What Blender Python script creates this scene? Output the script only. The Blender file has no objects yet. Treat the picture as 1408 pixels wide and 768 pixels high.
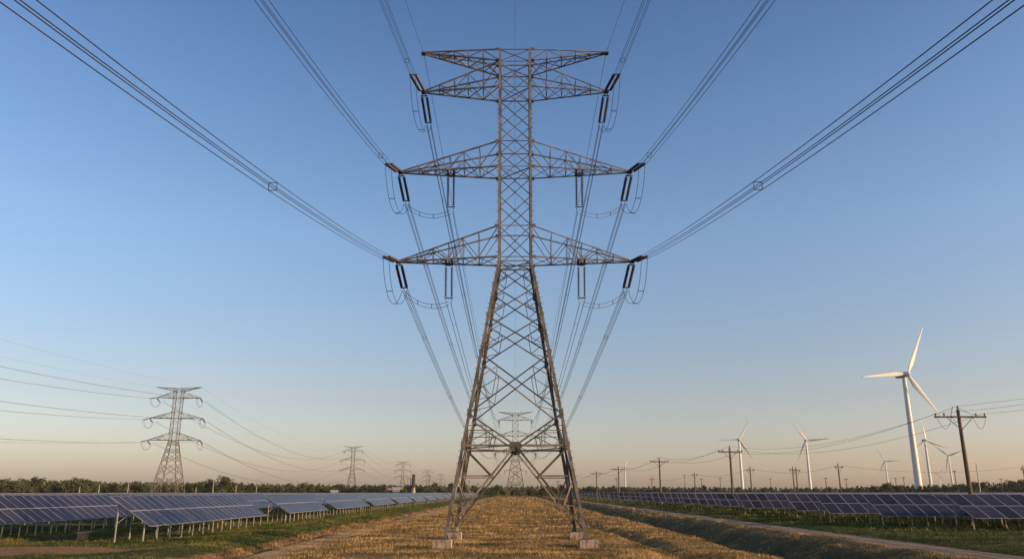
import bpy, math, random
import numpy as np
from mathutils import Vector, Matrix
R = math.radians
rnd = random.Random(7)
nrs = np.random.RandomState(11)
sc = bpy.context.scene
COL = sc.collection

# ------------------------------------------------------------------ camera
CAMZ, PITCH, F, YAW = 3.2, R(15.4), 1060.0, math.atan(4.5/1060)
cam_d = bpy.data.cameras.new('camera'); cam = bpy.data.objects.new('camera', cam_d); COL.objects.link(cam)
cam.location = (0, 0, CAMZ); cam.rotation_euler = (math.pi/2+PITCH, 0, YAW)
cam_d.sensor_width = 36; cam_d.lens = F/1408*36; cam_d.clip_start = 0.1; cam_d.clip_end = 20000
sc.camera = cam
sc.view_settings.view_transform = 'Standard'; sc.view_settings.look = 'None'
sc.view_settings.exposure = 0.40; sc.view_settings.gamma = 1; sc.view_settings.use_curve_mapping = False
sc.render.resolution_x = 1024; sc.render.resolution_y = 558
sc.cycles.max_bounces = 5; sc.cycles.volume_bounces = 0; sc.cycles.transparent_max_bounces = 8

# ------------------------------------------------------------------ world and sun
SUN_EL, SUN_AZ = R(11), R(108)          # azimuth clockwise from +Y (the view axis)
w = bpy.data.worlds.new("World"); sc.world = w; w.use_nodes = True
nt = w.node_tree; nt.nodes.clear()
sky = nt.nodes.new('ShaderNodeTexSky'); sky.sky_type = 'NISHITA'; sky.sun_disc = False
sky.sun_elevation = SUN_EL; sky.sun_rotation = SUN_AZ
sky.air_density = 1.0; sky.dust_density = 1.6; sky.ozone_density = 2.2; sky.altitude = 50
bg = nt.nodes.new('ShaderNodeBackground'); bg.inputs[1].default_value = 0.15
wo = nt.nodes.new('ShaderNodeOutputWorld')
# the air near the horizon is dusty pink at sundown, bluer overhead
tcw = nt.nodes.new('ShaderNodeTexCoord'); spw = nt.nodes.new('ShaderNodeSeparateXYZ'); nt.links.new(tcw.outputs['Generated'], spw.inputs[0])
rmp = nt.nodes.new('ShaderNodeValToRGB'); nt.links.new(spw.outputs[2], rmp.inputs[0]); el = rmp.color_ramp.elements
TINT = [(0, (1.44, 1.21, 1.32)), (.042, (1.27, 1.05, 1.12)), (.113, (1.17, .94, .93)), (.177, (1.13, .99, 1.0)), (.314, (1.14, 1.12, 1.19)), (.456, (.95, 1.02, 1.17)), (.60, (.69, .83, 1.05))]
while len(el) < len(TINT): el.new(.5)
for e_, (p_, c_) in zip(el, TINT): e_.position = p_
for e_, (p_, c_) in zip(el, TINT): e_.color = (c_[0]/1.5, c_[1]/1.5, c_[2]/1.5, 1)
mxw = nt.nodes.new('ShaderNodeMix'); mxw.data_type = 'RGBA'; mxw.blend_type = 'MULTIPLY'; mxw.inputs[0].default_value = 1; mxw.clamp_result = False
nt.links.new(sky.outputs[0], mxw.inputs[6]); nt.links.new(rmp.outputs[0], mxw.inputs[7])
scw = nt.nodes.new('ShaderNodeVectorMath'); scw.operation = 'SCALE'; scw.inputs[3].default_value = 1.5; nt.links.new(mxw.outputs[2], scw.inputs[0])
nt.links.new(scw.outputs[0], bg.inputs[0]); nt.links.new(bg.outputs[0], wo.inputs[0])
sd = bpy.data.lights.new('sun', 'SUN'); sd.energy = 4.0; sd.angle = R(0.5); sd.color = (1, 0.68, 0.39)
sun = bpy.data.objects.new('sun', sd); COL.objects.link(sun)
sdir = Vector((math.sin(SUN_AZ)*math.cos(SUN_EL), math.cos(SUN_AZ)*math.cos(SUN_EL), math.sin(SUN_EL)))
sun.rotation_euler = sdir.to_track_quat('Z', 'Y').to_euler(); sun.location = (60, -40, 60)

# ------------------------------------------------------------------ helpers
def at(px, py, Y, z=None):
    """world point seen at pixel (px, py) of the 1408 wide photograph, at depth Y"""
    c, s = math.cos(PITCH), math.sin(PITCH); v = 384-py; u = px-704
    y, zz = F*c-v*s, F*s+v*c
    x2 = u*math.cos(YAW)-y*math.sin(YAW); y2 = u*math.sin(YAW)+y*math.cos(YAW)
    t = Y/y2
    return Vector((x2*t, Y, CAMZ+zz*t if z is None else z))

def tag(o, label=None, cat=None, group=None, kind=None):
    if label: o['label'] = label
    if cat: o['category'] = cat
    if group: o['group'] = group
    if kind: o['kind'] = kind
    return o

def empty(name, loc=(0, 0, 0), rz=0):
    o = bpy.data.objects.new(name, None); COL.objects.link(o); o.location = loc; o.rotation_euler = (0, 0, rz)
    o.empty_display_size = 0.3
    return o

class MB:
    def __init__(s): s.v = []; s.f = []; s.m = []
    def add(s, vs, fs, mi=0):
        b = len(s.v); s.v.extend([tuple(p) for p in vs]); s.f.extend([tuple(b+i for i in f) for f in fs]); s.m.extend([mi]*len(fs))
    def box(s, c, d, mi=0, M=None):
        c = Vector(c); hx, hy, hz = d[0]/2, d[1]/2, d[2]/2
        vs = [Vector((x*hx, y*hy, z*hz)) for x in (-1, 1) for y in (-1, 1) for z in (-1, 1)]
        if M: vs = [M @ p for p in vs]
        s.add([c+p for p in vs], [(0, 1, 3, 2), (4, 6, 7, 5), (0, 4, 5, 1), (2, 3, 7, 6), (0, 2, 6, 4), (1, 5, 7, 3)], mi)
    def frame(s, p, q, up=None):
        d = (q-p).normalized()
        up = Vector(up) if up else Vector((0, 0, 1))
        if abs(d.dot(up)) > .96: up = Vector((0, 1, 0)) if abs(d.y) < .9 else Vector((1, 0, 0))
        a = d.cross(up).normalized(); b = a.cross(d).normalized()
        return d, a, b
    def beam(s, p, q, w, h=None, up=None, mi=0):
        p, q = Vector(p), Vector(q); h = h or w
        d, a, b = s.frame(p, q, up); a = a*w/2; b = b*h/2
        vs = [p-a-b, p+a-b, p+a+b, p-a+b, q-a-b, q+a-b, q+a+b, q-a+b]
        s.add(vs, [(0, 3, 2, 1), (4, 5, 6, 7), (0, 1, 5, 4), (1, 2, 6, 5), (2, 3, 7, 6), (3, 0, 4, 7)], mi)
    def angle(s, p, q, w, up=None, mi=0, flip=False):
        """an L section steel angle"""
        p, q = Vector(p), Vector(q); d, a, b = s.frame(p, q, up)
        if flip: a = -a
        t = w*.16
        sec = [(0, 0), (w, 0), (w, t), (t, t), (t, w), (0, w)]
        off = (a+b)*(w*.35)
        vs = [p+a*x+b*y-off for x, y in sec]+[q+a*x+b*y-off for x, y in sec]
        fs = [(i, (i+1) % 6, 6+(i+1) % 6, 6+i) for i in range(6)]+[(5, 4, 3, 2, 1, 0), (6, 7, 8, 9, 10, 11)]
        s.add(vs, fs, mi)
    def tube(s, pts, r, n=5, mi=0, cap=True, up=None):
        pts = [Vector(p) for p in pts]; N = len(pts); rs = r if hasattr(r, '__len__') else [r]*N
        vs = []
        for i, p in enumerate(pts):
            dd = pts[min(i+1, N-1)]-pts[max(i-1, 0)]
            d, a, b = s.frame(Vector((0, 0, 0)), dd, up)
            for k in range(n):
                t = 2*math.pi*k/n; vs.append(p+(a*math.cos(t)+b*math.sin(t))*rs[i])
        fs = [(i*n+k, i*n+(k+1) % n, (i+1)*n+(k+1) % n, (i+1)*n+k) for i in range(N-1) for k in range(n)]
        if cap: fs += [tuple(range(n-1, -1, -1)), tuple((N-1)*n+k for k in range(n))]
        s.add(vs, fs, mi)
    def build(s, name, mats, parent=None, smooth=False, loc=None):
        me = bpy.data.meshes.new(name); me.from_pydata(s.v, [], s.f)
        if not isinstance(mats, (list, tuple)): mats = [mats]
        for m in mats: me.materials.append(m)
        if any(s.m): me.polygons.foreach_set('material_index', s.m)
        if smooth: me.polygons.foreach_set('use_smooth', [True]*len(me.polygons))
        me.update()
        o = bpy.data.objects.new(name, me); COL.objects.link(o)
        if parent: o.parent = parent
        if loc is not None: o.location = loc
        return o

def np_mesh(name, V, Fq, mats, smooth=False, mi=None):
    me = bpy.data.meshes.new(name); k = Fq.shape[1]
    me.vertices.add(len(V)); me.vertices.foreach_set('co', V.astype(np.float32).ravel())
    me.loops.add(Fq.size); me.loops.foreach_set('vertex_index', Fq.astype(np.int32).ravel())
    me.polygons.add(len(Fq)); me.polygons.foreach_set('loop_start', (np.arange(len(Fq))*k).astype(np.int32))
    me.polygons.foreach_set('loop_total', np.full(len(Fq), k, np.int32))
    if mi is not None: me.polygons.foreach_set('material_index', mi.astype(np.int32))
    if smooth: me.polygons.foreach_set('use_smooth', np.ones(len(Fq), bool))
    for m in (mats if isinstance(mats, (list, tuple)) else [mats]): me.materials.append(m)
    me.update(calc_edges=True); me.validate()
    return me

def copy_tree(o, parent=None):
    c = o.copy(); COL.objects.link(c); c.parent = parent
    for ch in list(o.children): copy_tree(ch, c)
    return c

# ------------------------------------------------------------------ materials
def nodemath(n, op, a, b=None, c=None, clamp=False):
    k = n.nodes.new('ShaderNodeMath'); k.operation = op; k.use_clamp = clamp
    for i, v in enumerate((a, b, c)):
        if v is None: continue
        if isinstance(v, (int, float)): k.inputs[i].default_value = v
        else: n.links.new(v, k.inputs[i])
    return k.outputs[0]

def mat(name, col, rough=.7, metal=0., spec=.5, var=.25, scale=3., bump=0., bscale=None, col2=None, detail=4, stretch=None, obj_rand=0., island=0.):
    m = bpy.data.materials.new(name); m.use_nodes = True; n = m.node_tree; L = n.links
    b = n.nodes['Principled BSDF']; b.inputs['Roughness'].default_value = rough; b.inputs['Metallic'].default_value = metal
    b.inputs['Specular IOR Level'].default_value = spec
    tc = n.nodes.new('ShaderNodeTexCoord'); mp = n.nodes.new('ShaderNodeMapping'); L.new(tc.outputs['Object'], mp.inputs[0])
    if stretch: mp.inputs['Scale'].default_value = stretch
    nz = n.nodes.new('ShaderNodeTexNoise'); nz.inputs['Scale'].default_value = scale; nz.inputs['Detail'].default_value = detail
    L.new(mp.outputs[0], nz.inputs['Vector'])
    cr = n.nodes.new('ShaderNodeValToRGB'); c = Vector(col); c2 = Vector(col2) if col2 else c*(1+var)
    c1 = c if col2 else c*(1-var)
    cr.color_ramp.elements[0].position = .33; cr.color_ramp.elements[1].position = .67
    cr.color_ramp.elements[0].color = (*c1, 1); cr.color_ramp.elements[1].color = (*c2, 1)
    L.new(nz.outputs['Fac'], cr.inputs[0]); out = cr.outputs[0]
    if obj_rand:
        oi = n.nodes.new('ShaderNodeObjectInfo'); mr = n.nodes.new('ShaderNodeMapRange')
        mr.inputs['To Min'].default_value = 1-obj_rand; mr.inputs['To Max'].default_value = 1+obj_rand
        L.new(oi.outputs['Random'], mr.inputs['Value'])
        hs = n.nodes.new('ShaderNodeHueSaturation'); L.new(mr.outputs[0], hs.inputs['Value']); L.new(out, hs.inputs['Color']); out = hs.outputs[0]
    if island:
        gi = n.nodes.new('ShaderNodeNewGeometry'); mi_ = n.nodes.new('ShaderNodeMapRange'); mi_.inputs['To Min'].default_value = 1-island; mi_.inputs['To Max'].default_value = 1+island
        L.new(gi.outputs['Random Per Island'], mi_.inputs['Value']); h2 = n.nodes.new('ShaderNodeHueSaturation'); L.new(mi_.outputs[0], h2.inputs['Value']); L.new(out, h2.inputs['Color']); out = h2.outputs[0]
    L.new(out, b.inputs['Base Color'])
    if bump:
        n2 = n.nodes.new('ShaderNodeTexNoise'); n2.inputs['Scale'].default_value = bscale or scale*4; n2.inputs['Detail'].default_value = 5
        L.new(mp.outputs[0], n2.inputs['Vector'])
        bp = n.nodes.new('ShaderNodeBump'); bp.inputs['Strength'].default_value = bump; bp.inputs['Distance'].default_value = .05
        L.new(n2.outputs['Fac'], bp.inputs['Height']); L.new(bp.outputs[0], b.inputs['Normal'])
    return m

M = {}
M['steel'] = mat('weathered_steel', (.070, .060, .048), .6, .1, .4, scale=1.3, col2=(.20, .172, .138), island=.5, bump=.2, bscale=30)
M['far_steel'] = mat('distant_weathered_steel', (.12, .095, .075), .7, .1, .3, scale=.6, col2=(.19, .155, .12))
M['bolt'] = mat('dark_bolts', (.09, .075, .06), .6, .4, .4)
M['concrete'] = mat('old_concrete', (.30, .225, .15), .9, 0, .3, scale=2.5, col2=(.46, .36, .25), bump=.6, bscale=14)
def stain(m):
    n = m.node_tree; L = n.links; b = n.nodes['Principled BSDF']; src = b.inputs['Base Color'].links[0].from_socket
    g = n.nodes.new('ShaderNodeNewGeometry'); mp = n.nodes.new('ShaderNodeMapping'); mp.inputs['Scale'].default_value = (5, 5, 1.2); L.new(g.outputs['Position'], mp.inputs[0])
    z = n.nodes.new('ShaderNodeTexNoise'); z.inputs['Scale'].default_value = 1; z.inputs['Detail'].default_value = 5; L.new(mp.outputs[0], z.inputs['Vector'])
    r_ = n.nodes.new('ShaderNodeMapRange'); r_.inputs['From Min'].default_value = .48; r_.inputs['From Max'].default_value = .66; L.new(z.outputs['Fac'], r_.inputs['Value'])
    k = n.nodes.new('ShaderNodeMix'); k.data_type = 'RGBA'; L.new(r_.outputs[0], k.inputs[0]); L.new(src, k.inputs[6]); k.inputs[7].default_value = (.12, .085, .055, 1); L.new(k.outputs[2], b.inputs['Base Color'])
stain(M['concrete'])
M['glaze'] = mat('brown_glazed_porcelain', (.045, .032, .026), .32, 0, .5, scale=2)
M['wire'] = mat('aged_aluminium_wire', (.045, .043, .045), .6, .3, .3, scale=.5)
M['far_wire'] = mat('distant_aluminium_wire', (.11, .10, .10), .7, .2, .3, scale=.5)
M['white'] = mat('turbine_white_paint', (.74, .70, .61), .5, 0, .4, var=.04, scale=.3)
M['grey_paint'] = mat('grey_nacelle_paint', (.30, .30, .31), .5, 0, .4, var=.1, scale=.6)
M['wood'] = mat('creosoted_pole_wood', (.10, .070, .045), .85, 0, .3, scale=2, col2=(.19, .135, .085), bump=.5, stretch=(6, 6, .5))
M['alu'] = mat('aluminium_module_frame', (.34, .32, .31), .5, .3, .5, var=.1, scale=1)
M['galv'] = mat('galvanised_posts', (.30, .28, .24), .6, .2, .4, scale=2.5, col2=(.46, .43, .37))
M['leaf'] = mat('tree_foliage', (.040, .050, .018), .8, 0, .2, scale=.25, col2=(.105, .105, .042), obj_rand=.3)
M['bark'] = mat('tree_bark', (.12, .09, .065), .9, 0, .2, scale=3)
M['wall'] = mat('pale_painted_wall', (.42, .37, .31), .8, 0, .3, var=.07, scale=.4)
M['roofr'] = mat('weathered_red_roof', (.42, .24, .17), .8, 0, .3, scale=.5)
M['roofw'] = mat('light_metal_roof', (.40, .36, .31), .5, .1, .4, var=.08, scale=.5)
M['darkglass'] = mat('dark_window_glass', (.03, .035, .04), .15, 0, .6)
M['stack_dark'] = mat('sooty_stack_top', (.06, .052, .048), .8, 0, .3, scale=.3)
M['stack_pale'] = mat('buff_stack_base', (.42, .34, .24), .8, 0, .3, scale=.3)
M['brown_box'] = mat('weathered_brown_box', (.20, .14, .09), .8, 0, .3, scale=4)

def panel_glass():
    m = bpy.data.materials.new('solar_cell_glass'); m.use_nodes = True; n = m.node_tree; L = n.links
    b = n.nodes['Principled BSDF']
    tc = n.nodes.new('ShaderNodeTexCoord')
    nz = n.nodes.new('ShaderNodeTexNoise'); nz.inputs['Scale'].default_value = .7; nz.inputs['Detail'].default_value = 6
    L.new(tc.outputs['Object'], nz.inputs['Vector'])
    # cell grid: dark blue squares parted by hair lines
    br = n.nodes.new('ShaderNodeTexBrick'); br.offset = 0; br.inputs['Scale'].default_value = 1
    br.inputs['Brick Width'].default_value = .19; br.inputs['Row Height'].default_value = .19; br.inputs['Mortar Size'].default_value = .006
    br.inputs['Color1'].default_value = (.017, .014, .026, 1); br.inputs['Color2'].default_value = (.021, .018, .032, 1)
    br.inputs['Mortar'].default_value = (.045, .045, .06, 1)
    L.new(tc.outputs['Object'], br.inputs['Vector'])
    mx = n.nodes.new('ShaderNodeMix'); mx.data_type = 'RGBA'; mx.inputs[7].default_value = (.062, .052, .054, 1)   # dust
    mr = n.nodes.new('ShaderNodeMapRange'); mr.inputs['From Min'].default_value = .35; mr.inputs['From Max'].default_value = .75
    mr.inputs['To Min'].default_value = .05; mr.inputs['To Max'].default_value = .35
    L.new(nz.outputs['Fac'], mr.inputs['Value']); L.new(mr.outputs[0], mx.inputs[0]); L.new(br.outputs['Color'], mx.inputs[6])
    gi = n.nodes.new('ShaderNodeNewGeometry'); oi = n.nodes.new('ShaderNodeObjectInfo'); ra = nodemath(n, 'FRACT', nodemath(n, 'ADD', gi.outputs['Random Per Island'], oi.outputs['Random']))
    hs = n.nodes.new('ShaderNodeHueSaturation'); L.new(nodemath(n, 'MULTIPLY_ADD', ra, .7, .65), hs.inputs['Value']); L.new(mx.outputs[2], hs.inputs['Color'])
    L.new(hs.outputs[0], b.inputs['Base Color'])
    mr2 = n.nodes.new('ShaderNodeMapRange'); mr2.inputs['To Min'].default_value = .12; mr2.inputs['To Max'].default_value = .34
    L.new(nz.outputs['Fac'], mr2.inputs['Value']); L.new(mr2.outputs[0], b.inputs['Roughness'])
    b.inputs['Specular IOR Level'].default_value = .5; b.inputs['IOR'].default_value = 1.15
    return m
M['pv'] = panel_glass()
M['pv_back'] = mat('module_backsheet', (.16, .19, .30), .6, 0, .4, var=.1, scale=1)

# ------------------------------------------------------------------ ground profile
def smooth(a, b, x): t = np.clip((x-a)/(b-a), 0, 1); return t*t*(3-2*t)
_ph = nrs.rand(40)*6.28; _k = nrs.randn(40, 2)
def wob(x, y, s):
    r = 0
    for i in range(10): r = r+np.sin((_k[i, 0]*x+_k[i, 1]*y)/s+_ph[i])
    return r/4.5
def wob2(x, y, s):
    r = 0
    for i in range(10, 26): r = r+np.sin((_k[i, 0]*x+_k[i, 1]*y)/s+_ph[i])
    return r/5.6
def gz(x, y):
    x = np.asarray(x, float); y = np.asarray(y, float)
    m = wob(0*x, y, 14)*.45+wob2(0*x, y, 4)*.22        # ditches wander a little
    z = -1.15*smooth(12.6, 15.6, x+m)*(1-smooth(16.8, 20.6, x+m))
    z = z-.60*smooth(-14.3, -15.0, x+m*.6)*(1-smooth(-15.4, -17.6, x+m*.6))
    z = z-.42*smooth(7.3, 8.5, x-m*1.6)*(1-smooth(8.7, 10.3, x-m*1.6))*(.6+.5*wob2(x*0, y, 9))
    z = z+.30*smooth(-17.4, -19.5, x)*(1-smooth(-19.5, -23.5, x))*(.8+.5*wob(x, y, 6))
    z = z+.22*smooth(20.3, 21.5, x)*(1-smooth(21.3, 22.6, x))
    z = z+.14*smooth(25.8, 27.5, x)
    near = 1-smooth(250, 500, np.abs(y))
    z = z+(.07*wob(x, y, 3.0)+.04*wob2(x, y, .9)+.12*wob2(x*.3, y, 6.0)*smooth(-12, -8, x)*(1-smooth(8, 12, x)))*near*(1-smooth(60, 120, np.abs(x)))
    rd = smooth(21.8, 22.4, x)*(1-smooth(25.2, 25.8, x))
    z = z*(1-rd)+rd*(.10-.07*np.exp(-((x-23.1)/.3)**2)-.07*np.exp(-((x-24.7)/.3)**2)+.02*wob2(x, y, .7))
    d = np.maximum(np.abs(x), 0)
    return z*(1-smooth(300, 900, d))

def ground_material():
    m = bpy.data.materials.new('field_ground'); m.use_nodes = True; n = m.node_tree; L = n.links
    b = n.nodes['Principled BSDF']; b.inputs['Roughness'].default_value = .95; b.inputs['Specular IOR Level'].default_value = .1
    g = n.nodes.new('ShaderNodeNewGeometry'); sp = n.nodes.new('ShaderNodeSeparateXYZ'); L.new(g.outputs['Position'], sp.inputs[0])
    def noise(scale, detail=5, st=(1, 1, 1), dist=0):
        mp = n.nodes.new('ShaderNodeMapping'); mp.inputs['Scale'].default_value = st; L.new(g.outputs['Position'], mp.inputs[0])
        z = n.nodes.new('ShaderNodeTexNoise'); z.inputs['Scale'].default_value = scale; z.inputs['Detail'].default_value = detail
        z.inputs['Roughness'].default_value = .62; z.inputs['Distortion'].default_value = dist
        L.new(mp.outputs[0], z.inputs['Vector']); return z.outputs['Fac']
    n_big = noise(.09, 5); n_mid = noise(.45, 6); n_fine = noise(3.5, 6); n_band = noise(.5, 4, (.10, 1, 1)); n_str = noise(1.2, 4, (1, .08, 1))
    nx = nodemath(n, 'MULTIPLY_ADD', n_mid, 3.2, -1.6)
    nx2 = nodemath(n, 'MULTIPLY_ADD', n_fine, 1.0, -.5)
    xw = nodemath(n, 'ADD', nodemath(n, 'ADD', sp.outputs[0], nx), nx2)
    xs = nodemath(n, 'MULTIPLY_ADD', nx, .22, sp.outputs[0])
    def step(v, a, c):
        k = n.nodes.new('ShaderNodeMapRange'); k.interpolation_type = 'SMOOTHSTEP'; L.new(v, k.inputs['Value'])
        k.inputs['From Min'].default_value = a; k.inputs['From Max'].default_value = c; return k.outputs[0]
    def mix(f, a, c):
        k = n.nodes.new('ShaderNodeMix'); k.data_type = 'RGBA'
        if isinstance(f, (int, float)): k.inputs[0].default_value = f
        else: L.new(f, k.inputs[0])
        for i, v in ((6, a), (7, c)):
            if isinstance(v, tuple): k.inputs[i].default_value = (*v, 1)
            else: L.new(v, k.inputs[i])
        return k.outputs[2]
    dry = mix(step(n_fine, .3, .7), (.16, .095, .035), (.40, .25, .10))
    dry = mix(nodemath(n, 'MULTIPLY', step(n_band, .45, .68), .6), dry, (.095, .075, .024))
    dry = mix(nodemath(n, 'MULTIPLY', step(n_big, .5, .66), .55), dry, (.080, .085, .022))
    green = mix(step(n_fine, .3, .7), (.030, .042, .009), (.085, .095, .022))
    green = mix(nodemath(n, 'MULTIPLY', step(n_mid, .52, .7), .5), green, (.15, .125, .038))
    path = mix(step(n_str, .35, .65), (.42, .27, .12), (.56, .37, .18))
    bank = mix(step(n_fine, .35, .65), (.17, .085, .038), (.36, .20, .095))
    road = mix(step(n_str, .35, .65), (.15, .112, .078), (.32, .245, .17))
    road = mix(nodemath(n, 'MULTIPLY', step(n_fine, .4, .6), .35), road, (.40, .32, .235))
    soil = mix(step(n_fine, .35, .65), (.22, .115, .055), (.38, .21, .10))
    ditch = mix(step(n_fine, .35, .65), (.085, .065, .028), (.17, .125, .055))
    c = mix(step(xw, -17.6, -16.6), green, bank)
    c = mix(step(xs, -14.9, -14.5), c, path)
    c = mix(step(xw, -12.6, -11.2), c, dry)
    c = mix(step(xw, 12.5, 14.5), c, ditch)
    c = mix(step(xw, 19.4, 20.6), c, dry)
    c = mix(step(xs, 22.1, 22.5), c, road)
    c = mix(step(xs, 25.2, 25.7), c, green)
    # central grass strip between the wheel tracks
    # bare soil patch at lower left
    ex = nodemath(n, 'POWER', nodemath(n, 'DIVIDE', nodemath(n, 'ADD', sp.outputs[0], 29.0), 8.6), 2)
    ey = nodemath(n, 'POWER', nodemath(n, 'DIVIDE', nodemath(n, 'ADD', sp.outputs[1], -46.6), 3.9), 2)
    e = nodemath(n, 'ADD', nodemath(n, 'ADD', ex, ey), nodemath(n, 'MULTIPLY', nx, .35))
    c = mix(step(e, 1.15, .8), c, soil)
    L.new(c, b.inputs['Base Color'])
    bp = n.nodes.new('ShaderNodeBump'); bp.inputs['Strength'].default_value = .9; bp.inputs['Distance'].default_value = .18
    hh = nodemath(n, 'ADD', n_fine, nodemath(n, 'MULTIPLY', noise(14, 4), .4))
    L.new(hh, bp.inputs['Height']); L.new(bp.outputs[0], b.inputs['Normal'])
    return m
M['ground'] = ground_material()

xs = np.concatenate([[-4000, -2000, -1000, -600, -350, -220, -150, -110, -80, -60, -50], np.arange(-42, 48, .33), [50, 60, 80, 110, 150, 220, 350, 600, 1000, 2000, 4000]])
ys = np.concatenate([[-400, -200, -100, -50, -20, 0, 10, 20, 28], np.arange(32, 130, .5), np.arange(130, 320, 2.), [330, 345, 365, 390, 420, 460, 510, 580, 700, 900, 1300, 2000, 3500, 5000]])
XX, YY = np.meshgrid(xs, ys); ZZ = gz(XX, YY)
V = np.stack([XX, YY, ZZ], -1).reshape(-1, 3); nx_ = len(xs); ny_ = len(ys)
ii = (np.arange(ny_-1)[:, None]*nx_+np.arange(nx_-1)[None]).ravel()
Fq = np.stack([ii, ii+1, ii+1+nx_, ii+nx_], -1)
gr = bpy.data.objects.new('ground', np_mesh('ground', V, Fq, M['ground'], True)); COL.objects.link(gr)
tag(gr, 'dry grass corridor flanked by ditches, dirt road and green field', kind='structure')

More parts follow.
